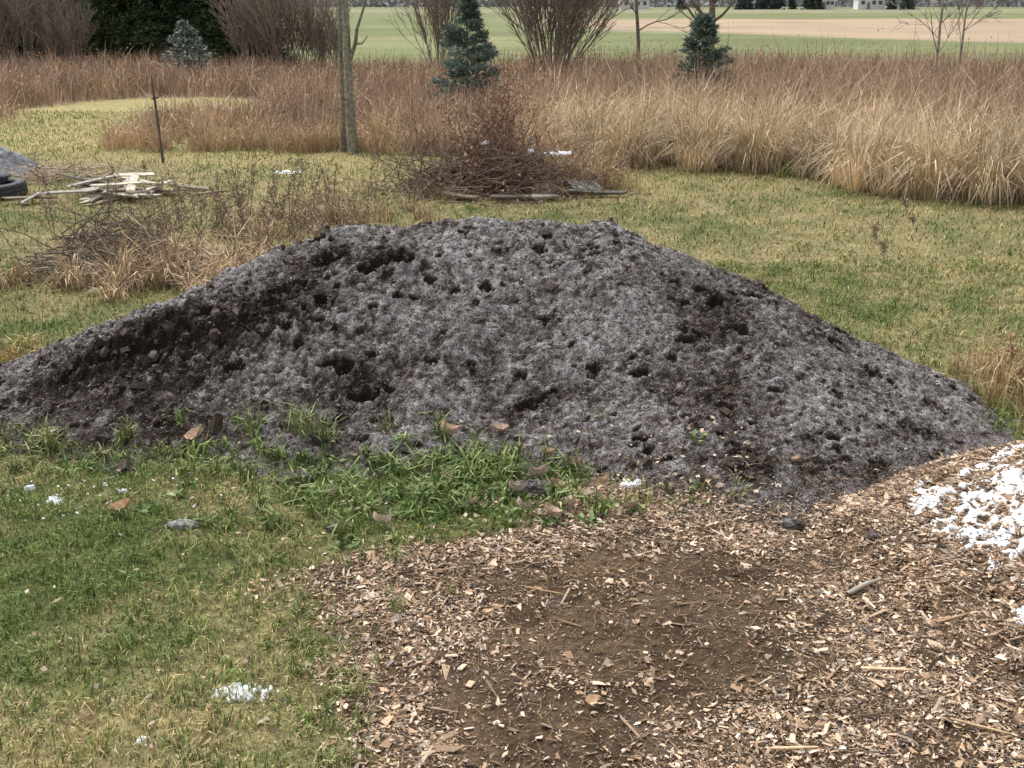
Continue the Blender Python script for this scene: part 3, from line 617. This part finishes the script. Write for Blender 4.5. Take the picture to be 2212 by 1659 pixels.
def brush_segs(n, cx, cy, sx, sy, h, Lr, r, flat=.35):
    segs = []
    for i in range(n):
        x = R.normal(0, sx); y = R.normal(0, sy); u = math.exp(-(x/sx/1.6)**2-(y/sy/1.6)**2); z = R.random()*h*u
        d = rand_dirs(1, -.25, flat)[0]
        grow(segs, np.array([x-d[0]*.2, y-d[1]*.2, max(z, .02)]), d, R.uniform(*Lr), r*R.uniform(.4, 1.3), 1, .18, 4, 1, 0., .5, .5)
    return [(np.array([a[0], a[1], max(a[2], 0)]), np.array([b[0], b[1], max(b[2], 0)]), c, e) for a, b, c, e in segs]
root = thing("brush_pile", (-6.6, 16.4, gz(-6.6, 16.4)), "low scatter of pale sticks near the ash heap", "brush pile")
add_obj("sticks", tubes_mesh("sticks", brush_segs(100, 0, 0, .7, .35, .2, (.3, .9), .010), M_bark, (.46, .37, .29), 4), parent=root)
root = thing("brush_pile", (-3.85, 10.55, gz(-3.85, 10.55)), "pile of grey-brown cut twigs in dry grass", "brush pile")
add_obj("sticks", tubes_mesh("sticks", brush_segs(300, 0, 0, .45, .32, .55, (.25, .8), .0068, .55), M_bark, (.18, .14, .115), 4), parent=root)
def brush_leaves(n, sx, sy, h, L, cols, up=0.):
    x = R.normal(0, sx, n); y = R.normal(0, sy, n); u = np.exp(-(x/sx/1.7)**2-(y/sy/1.7)**2)
    z = R.random(n)**.7*h*u*np.clip(.8+1.1*fbm(x, y, .3, 3, 211, .6), .1, 2); ca = np.array(cols)
    c = ca[R.integers(0, len(ca), n)]*R.uniform(.6, 1.3, n)[:, None]
    k = fbm(x+z, y+z*1.3, .18, 2, 215) > -.05
    x, y, z, c = x[k], y[k], z[k], c[k]; n = len(x)
    return slivers("dead_leaves", np.stack([x, y, np.maximum(z, .01)+up], -1), rand_dirs(n, -.9, .6), L*R.uniform(.6, 1.4, n), L*.5*R.uniform(.6, 1.3, n), c, M_leaf)
add_obj("dead_leaves", brush_leaves(1600, .5, .4, .4, .05, [(.20, .155, .12), (.32, .24, .17)]), parent=root)
root = thing("brush_pile", (-.3, 15.3, gz(-.3, 15.3)), "large brush pile with rust-brown dead leaves and branches", "brush pile")
add_obj("sticks", tubes_mesh("sticks", brush_segs(420, 0, 0, .75, .42, .55, (.4, 1.2), .009, .8), M_bark, (.22, .165, .13), 4), parent=root)
add_obj("dead_leaves", brush_leaves(6500, .55, .38, .78, .075, [(.22, .125, .085), (.15, .085, .06), (.31, .18, .12), (.27, .19, .13), (.36, .26, .17)]), parent=root)
segs = []
for i in range(40):
    x_ = R.normal(.05, .30); y_ = R.normal(.3, .22); grow(segs, np.array([x_, y_, .2]), (R.normal(0, .22), 0, 1), R.uniform(.4, 1.15), .006, 1, .10, 5, 2, .03, .4, .35)
add_obj("upright_twigs", tubes_mesh("upright_twigs", segs, M_bark, (.24, .155, .115), 3), parent=root)
idx = R.integers(0, len(segs), 1700); P = np.array([segs[i][1] for i in idx])+R.normal(0, .03, (1700, 3))
c = np.array([.28, .165, .11])*R.uniform(.6, 1.5, 1700)[:, None]
add_obj("seed_heads", slivers("seed_heads", P, rand_dirs(1700), R.uniform(.03, .07, 1700), R.uniform(.02, .04, 1700), c, M_leaf), parent=root)
for (x_, y_, L, yaw, m, lb) in [(1.15, 14.8, .8, .12, M_rust, "dark wet board lying beside the brush pile"), (.75, 14.9, .5, -.5, M_brownboard, "brown board lying beside the brush pile"), (.0, 14.4, .6, .3, M_rust, "dark wet board under brush"), (-.7, 14.5, .5, -.4, M_brownboard, "brown broken board beside the brush pile"), (.4, 14.45, .45, .6, M_grayboard, "grey broken board beside the brush pile")]:
    board(x_, y_, .07, L, .12, .03, yaw, .05, .1, m, lb, "boards by the brush pile")
o = box("sheet_metal", .45, .3, .012, M_tin, (1.0, 15.1, .12), None); o.rotation_euler = (.25, .12, .3); o["label"] = "bent grey sheet of metal on the brush pile"; o["category"] = "metal sheet"
root = thing("dry_grass_clump", (.75, 15.6, gz(.75, 15.6)), "matted tan grass clump behind boards", "grass clump")
nn_ = 1500; x = R.normal(0, .42, nn_); y = R.normal(0, .2, nn_)
add_obj("blades", blades("blades", np.stack([x, y, 0*x], -1), .5*R.lognormal(0, .3, nn_), .012*R.uniform(.6, 1.3, nn_), np.abs(R.normal(.9, .4, nn_)), mix((.62, .47, .28), (.34, .24, .15), R.random(nn_)), M_blade), parent=root)
def weed(x, y, H, col=(.23, .17, .125)):
    root = thing("dead_weed", (x, y, gz(x, y)), "thin brown dead weed with seed heads, on the lawn", "weed", "dead weeds on the lawn")
    segs = []
    grow(segs, np.array([0, 0, 0.]), (R.normal(0, .15), R.normal(0, .15), 1), H*R.uniform(.8, 1.1), .005, 1, .08, 7, 2, .03, .6, .3)
    segs = [(a, b, max(c, .003), max(e, .0026)) for a, b, c, e in segs]
    add_obj("stem", tubes_mesh("stem", segs, M_bark, col, 3), parent=root)
    m = 90; idx = R.integers(len(segs)//5, len(segs), m); P = np.array([segs[i][1] for i in idx])+R.normal(0, .012, (m, 3))
    add_obj("seed_head", slivers("seed_head", P, rand_dirs(m, -.3, 1), R.uniform(.015, .045, m), R.uniform(.008, .022, m), np.array(col)*R.uniform(.7, 1.6, m)[:, None], M_leaf), parent=root)
for i in range(66):
    weed(R.uniform(-3.8, -1.6), R.uniform(10.0, 13.8), R.uniform(.35, .8))
for i in range(9):
    weed(R.uniform(-7.0, -5.0), R.uniform(10.5, 17), R.uniform(.25, .5))
for i in range(6):
    weed(R.uniform(2.5, 6.0), R.uniform(9.5, 14.5), R.uniform(.12, .22))
for i in range(5):
    weed(3.5+R.normal(0, .12), 6.9+R.normal(0, .3), R.uniform(.25, .45), (.32, .19, .11))
# ---------------------------------------------------------------- snow
def snow(cx, cy, rx, ry, th, thr, label, size=.05, seed=0, rot=0., hgt=None, res=.008, rough=.75):
    a = np.arange(-rx*1.3, rx*1.3, res); b = np.arange(-ry*1.3, ry*1.3, res); U, Vv = np.meshgrid(a, b)
    c, s = math.cos(rot), math.sin(rot); X = cx+U*c-Vv*s; Y = cy+U*s+Vv*c
    e = 1-np.hypot(U/rx, Vv/ry)
    q = np.minimum(e*1.1, .45) + fbm(X, Y, size*3, 3, 300+seed)*.8 + fbm(X, Y, size, 3, 310+seed, .55)*rough - thr
    base = top(X, Y)
    z = base + th*np.where(q > 0, np.sqrt(np.maximum(q, 0))*1.1, q*3) + np.where(q > 0, fbm(X, Y, size*.5, 2, 320+seed)*th*.25, 0)
    z = np.maximum(z, base-.03)
    if hgt is not None: z = z-base+hgt
    if (q > -.02).sum() < 4: return
    z0 = float(base.mean()) if hgt is None else hgt
    add_obj("snow_patch", grid_mesh("snow_patch", X-cx, Y-cy, z-z0, M_snow, None, q > -.05), (cx, cy, z0), label=label, category="snow")
snow(2.42, 4.62, .48, .40, .022, .24, "patchy snow lying on the wood chip heap", .05, 1, res=.006, rough=.95)
snow(2.42, 5.12, .30, .05, .013, .18, "thin streak of snow along the wood chip heap", .05, 2, .25, res=.006)
snow(2.08, 4.95, .09, .20, .016, .18, "small snow patch on the wood chip heap", .05, 3, res=.006)
snow(2.14, 3.95, .08, .08, .012, .35, "tiny snow patch on wood chips", .04, 4, res=.006)
snow(-1.03, 3.60, .13, .06, .022, .28, "small lump of snow on the lawn grass", .025, 5, res=.004)
snow(-1.32, 3.30, .04, .03, .015, .3, "tiny lump of snow on the lawn grass", .02, 6, res=.004)
for j, (x_, y_, r_) in enumerate([(-2.42, 5.28, .04), (-2.62, 5.45, .025), (-2.1, 5.4, .02)]):
    snow(x_, y_, r_*1.2, r_, .025, .15, "small lump of snow in green grass", .025, 20+j, res=.004)
n = 90; x = R.normal(-2.35, .4, n); y = R.normal(5.35, .2, n)
V, F, c = chips_arr(np.stack([x, y, top(x, y)+R.uniform(.01, .04, n)], -1), R.uniform(.006, .016, n), R.uniform(.005, .010, n), R.uniform(.003, .006, n), R.uniform(0, 6, n), R.normal(0, .5, n), R.normal(0, .5, n), np.full((n, 3), .7))
add_obj("snow_flecks", quadmesh("snow_flecks", V, F, M_leaf, c), kind="stuff", label="flecks of snow caught in the grass")
snow(.67, 5.48, .07, .035, .025, .05, "small lump of snow on compost edge", .03, 8, res=.004)
snow(-3.5, 17.2, .25, .2, .025, .42, "small snow patch on the pale lawn", .1, 9, res=.02)
snow(.65, 15.4, .24, .15, .03, .42, "snow lying on top of the brush pile", .07, 14, res=.012, hgt=.52)
snow(.3, 15.5, .12, .12, .03, .4, "snow lying on top of the brush pile", .07, 16, res=.012, hgt=.54)
snow(-.35, 15.4, .05, .06, .04, .1, "small snow cap on the brush pile", .05, 15, res=.01, hgt=.66)
# ---------------------------------------------------------------- fallen leaves, stones, sticks
def fallen_leaf(x, y, s, yaw, curl, col, tilt=(0, 0), dz=.03):
    nx, ny = 9, 7; V = []
    for j in range(ny):
        for i in range(nx):
            u = i/(nx-1); v = j/(ny-1)-.5
            w = math.sin(math.pi*min(1, u**.8))**.75*.36*(1+.12*math.sin(u*22)); X = (u-.5)*s; Yy = v*2*w*s
            V.append((X, Yy, curl*s*(abs(v)*2)**1.6*.35 + curl*s*(u-.5)**2*.7 + random.uniform(-1, 1)*.01*s))
    F = [[j*nx+i, j*nx+i+1, (j+1)*nx+i+1, (j+1)*nx+i] for j in range(ny-1) for i in range(nx-1)]
    c = np.tile(np.array(col), (len(V), 1))*R.uniform(.85, 1.15, (len(V), 1))
    o = add_obj("fallen_leaf", quadmesh("fallen_leaf", np.array(V), F, M_leaf, c, True), (x, y, gz(x, y)+dz), label="curled tan fallen leaf lying on grass", category="leaf", group="fallen leaves")
    o.rotation_euler = (tilt[0], tilt[1], yaw)
tanl = (.50, .37, .27)
for (x_, y_, s_, c_) in [(-1.84, 5.98, .12, (.6, .45, .33)), (-.38, 5.95, .11, (.6, .45, .33)), (-.08, 6.05, .11, (.56, .44, .36)), (-2.0, 5.12, .11, (.56, .38, .24)), (-.66, 4.98, .1, (.55, .44, .34)), (.31, 3.52, .06, (.7, .52, .36)), (.2, 5.08, .1, tanl),
                         (-.35, 5.5, .08, (.48, .37, .28)), (.15, 5.55, .1, (.42, .32, .25)), (.02, 5.35, .09, (.40, .32, .26)), (.35, 5.65, .08, (.46, .35, .26)), (-.95, 5.3, .07, (.46, .37, .28)), (.62, 5.15, .1, (.43, .33, .25)), (1.55, 5.5, .06, tanl), (-1.55, 3.4, .05, tanl), (-.1, 4.15, .05, (.7, .52, .36)),
                         (.25, 5.4, .09, tanl), (.4, 5.3, .08, (.48, .38, .3)), (.05, 5.15, .08, (.46, .37, .3)), (-.2, 5.2, .07, tanl), (.2, 5.75, .08, (.48, .37, .25)), (.5, 5.45, .07, tanl), (-.05, 5.6, .08, (.42, .33, .25)), (.3, 5.2, .07, (.5, .4, .3))]:
    sl = .35 if y_ > 5.9 and x_ < .5 else 0
    fallen_leaf(x_, y_, s_, R.uniform(-.5, .5), R.uniform(.7, 1.4), c_, (R.normal(0, .3)+sl, R.normal(0, .3)), .035 if y_ > 4.8 else .02)
n = 4200
x = R.uniform(-2.2, 1.3, n); y = R.uniform(2.9, 6, n); k = R.random(n) < np.exp(-((y-5.35)/.4)**2)*smooth(-1.6, .2, x)+.10; x, y = x[k], y[k]; n = len(x)
add_obj("leaf_litter", slivers("leaf_litter", np.stack([x, y, top(x, y)+.02], -1), rand_dirs(n, -.2, .3), R.uniform(.015, .05, n), R.uniform(.01, .03, n), mix((.36, .25, .17), (.62, .50, .38), R.random(n))*R.uniform(.6, 1.1, n)[:, None], M_leaf), kind="stuff", label="small pale leaf fragments in the grass")
def stone(x, y, rx, ry, rz, mat, label, cat, nm, seed):
    nu, nv = 28, 16
    U, W_ = np.meshgrid(np.linspace(0, 2*np.pi, nu, endpoint=False), np.linspace(-np.pi/2, np.pi/2, nv))
    f = 1+.5*fbm(np.cos(U)*2+W_, np.sin(U)*2+W_*1.3, .7, 4, seed, .6)
    V = np.stack([rx*np.cos(U)*np.cos(W_)*f, ry*np.sin(U)*np.cos(W_)*f, rz*np.sin(W_)*f], -1).reshape(-1, 3)
    F = [[j*nu+i, j*nu+(i+1) % nu, (j+1)*nu+(i+1) % nu, (j+1)*nu+i] for j in range(nv-1) for i in range(nu)]
    me = quadmesh(nm, V, F, mat, np.full((len(V), 3), .10) if mat == M_compost else None, True)
    add_obj(nm, me, (x, y, gz(x, y)+rz*.3), label=label, category=cat)
stone(-1.66, 5.0, .085, .04, .025, M_stone, "flat grey stone half sunk in grass", "stone", "flat_stone", 1)
stone(-.88, 4.97, .06, .04, .03, M_compost, "dark clod of compost on the grass", "clod", "compost_clod", 2)
stone(.1, 5.42, .14, .07, .05, M_compost, "frosted clod of compost amid leaves", "clod", "compost_clod", 3)
stone(1.42, 5.0, .06, .045, .03, M_compost, "frosted clod of compost on wood chips", "clod", "compost_clod", 4)
stone(1.75, 4.75, .04, .03, .025, M_compost, "dark clod of compost on wood chips", "clod", "compost_clod", 5)
stone(-1.2, 5.55, .1, .06, .05, M_compost, "frosted clod of compost in grass", "clod", "compost_clod", 6)
def stick(x, y, L, r, yaw, pitch, col, label):
    n = 6; segs = []; p = np.array([-L/2, 0, 0.])
    for i in range(n):
        q = p+np.array([L/n, R.normal(0, L*.012), R.normal(0, L*.008)]); segs.append((p, q, r*(1-.06*i)*(.6 if i == 0 else 1), r*(1-.06*(i+1))*(.5 if i == n-1 else 1))); p = q
    o = add_obj("wood_stick", tubes_mesh("wood_stick", segs, M_chip, col, 6), (x, y, gz(x, y)+r+.012), label=label, category="stick"); o.rotation_euler = (0, pitch, yaw); o.scale = (1, 1, .7)
stick(1.48, 3.72, .20, .010, -.1, 0, (.7, .5, .33), "pale split wood stick lying on chips")
stick(1.0, 3.25, .17, .009, .05, 0, (.68, .48, .3), "pale split wood stick lying on chips")
stick(1.58, 4.35, .22, .016, .55, -.05, (.34, .30, .26), "grey weathered stick on the chips")
stick(1.9, 4.05, .25, .008, .3, -.1, (.4, .26, .16), "brown twig lying on the chips")
stick(.15, 4.35, .2, .006, -.35, 0, (.4, .26, .15), "brown twig lying on the bare soil")
stick(-.3, 4.55, .22, .005, .2, 0, (.38, .25, .15), "brown twig lying on the bare soil")
stick(1.7, 3.35, .2, .008, -.5, 0, (.5, .36, .22), "tan twig lying on the chips")
# ---------------------------------------------------------------- camera, light, world
cam = bpy.data.cameras.new("camera"); co = bpy.data.objects.new("camera", cam); COL.objects.link(co)
co.location = (0, 0, 2.5); co.rotation_euler = (math.radians(90-19.23), 0, 0)
cam.sensor_width = 36; cam.lens = 38.6; cam.clip_end = 6000; cam.clip_start = .05
scene.camera = co
EL, AZ = math.radians(55), math.radians(-35)
sd = bpy.data.lights.new("sun", 'SUN'); so = bpy.data.objects.new("sun", sd); COL.objects.link(so)
sd.energy = 1.5; sd.angle = math.radians(30); sd.color = (1, .965, .91)
dirv = Vector((math.sin(AZ)*math.cos(EL), math.cos(AZ)*math.cos(EL), math.sin(EL)))
so.rotation_euler = dirv.to_track_quat('Z', 'Y').to_euler()
wd = bpy.data.worlds.new("World"); scene.world = wd; wd.use_nodes = True
nt = wd.node_tree; bg = nt.nodes["Background"]
sk = nt.nodes.new("ShaderNodeTexSky"); sk.sky_type = 'NISHITA'; sk.sun_disc = False; sk.sun_elevation = EL; sk.sun_rotation = AZ; sk.dust_density = 5; sk.air_density = 1
hs = nt.nodes.new("ShaderNodeHueSaturation"); hs.inputs["Saturation"].default_value = .2; hs.inputs["Value"].default_value = 1.75
nt.links.new(sk.outputs[0], hs.inputs["Color"]); nt.links.new(hs.outputs[0], bg.inputs["Color"]); bg.inputs["Strength"].default_value = .15
scene.view_settings.view_transform = 'Standard'; scene.view_settings.look = 'None'; scene.view_settings.exposure = 0
print("verts", sum(len(m.vertices) for m in bpy.data.meshes))
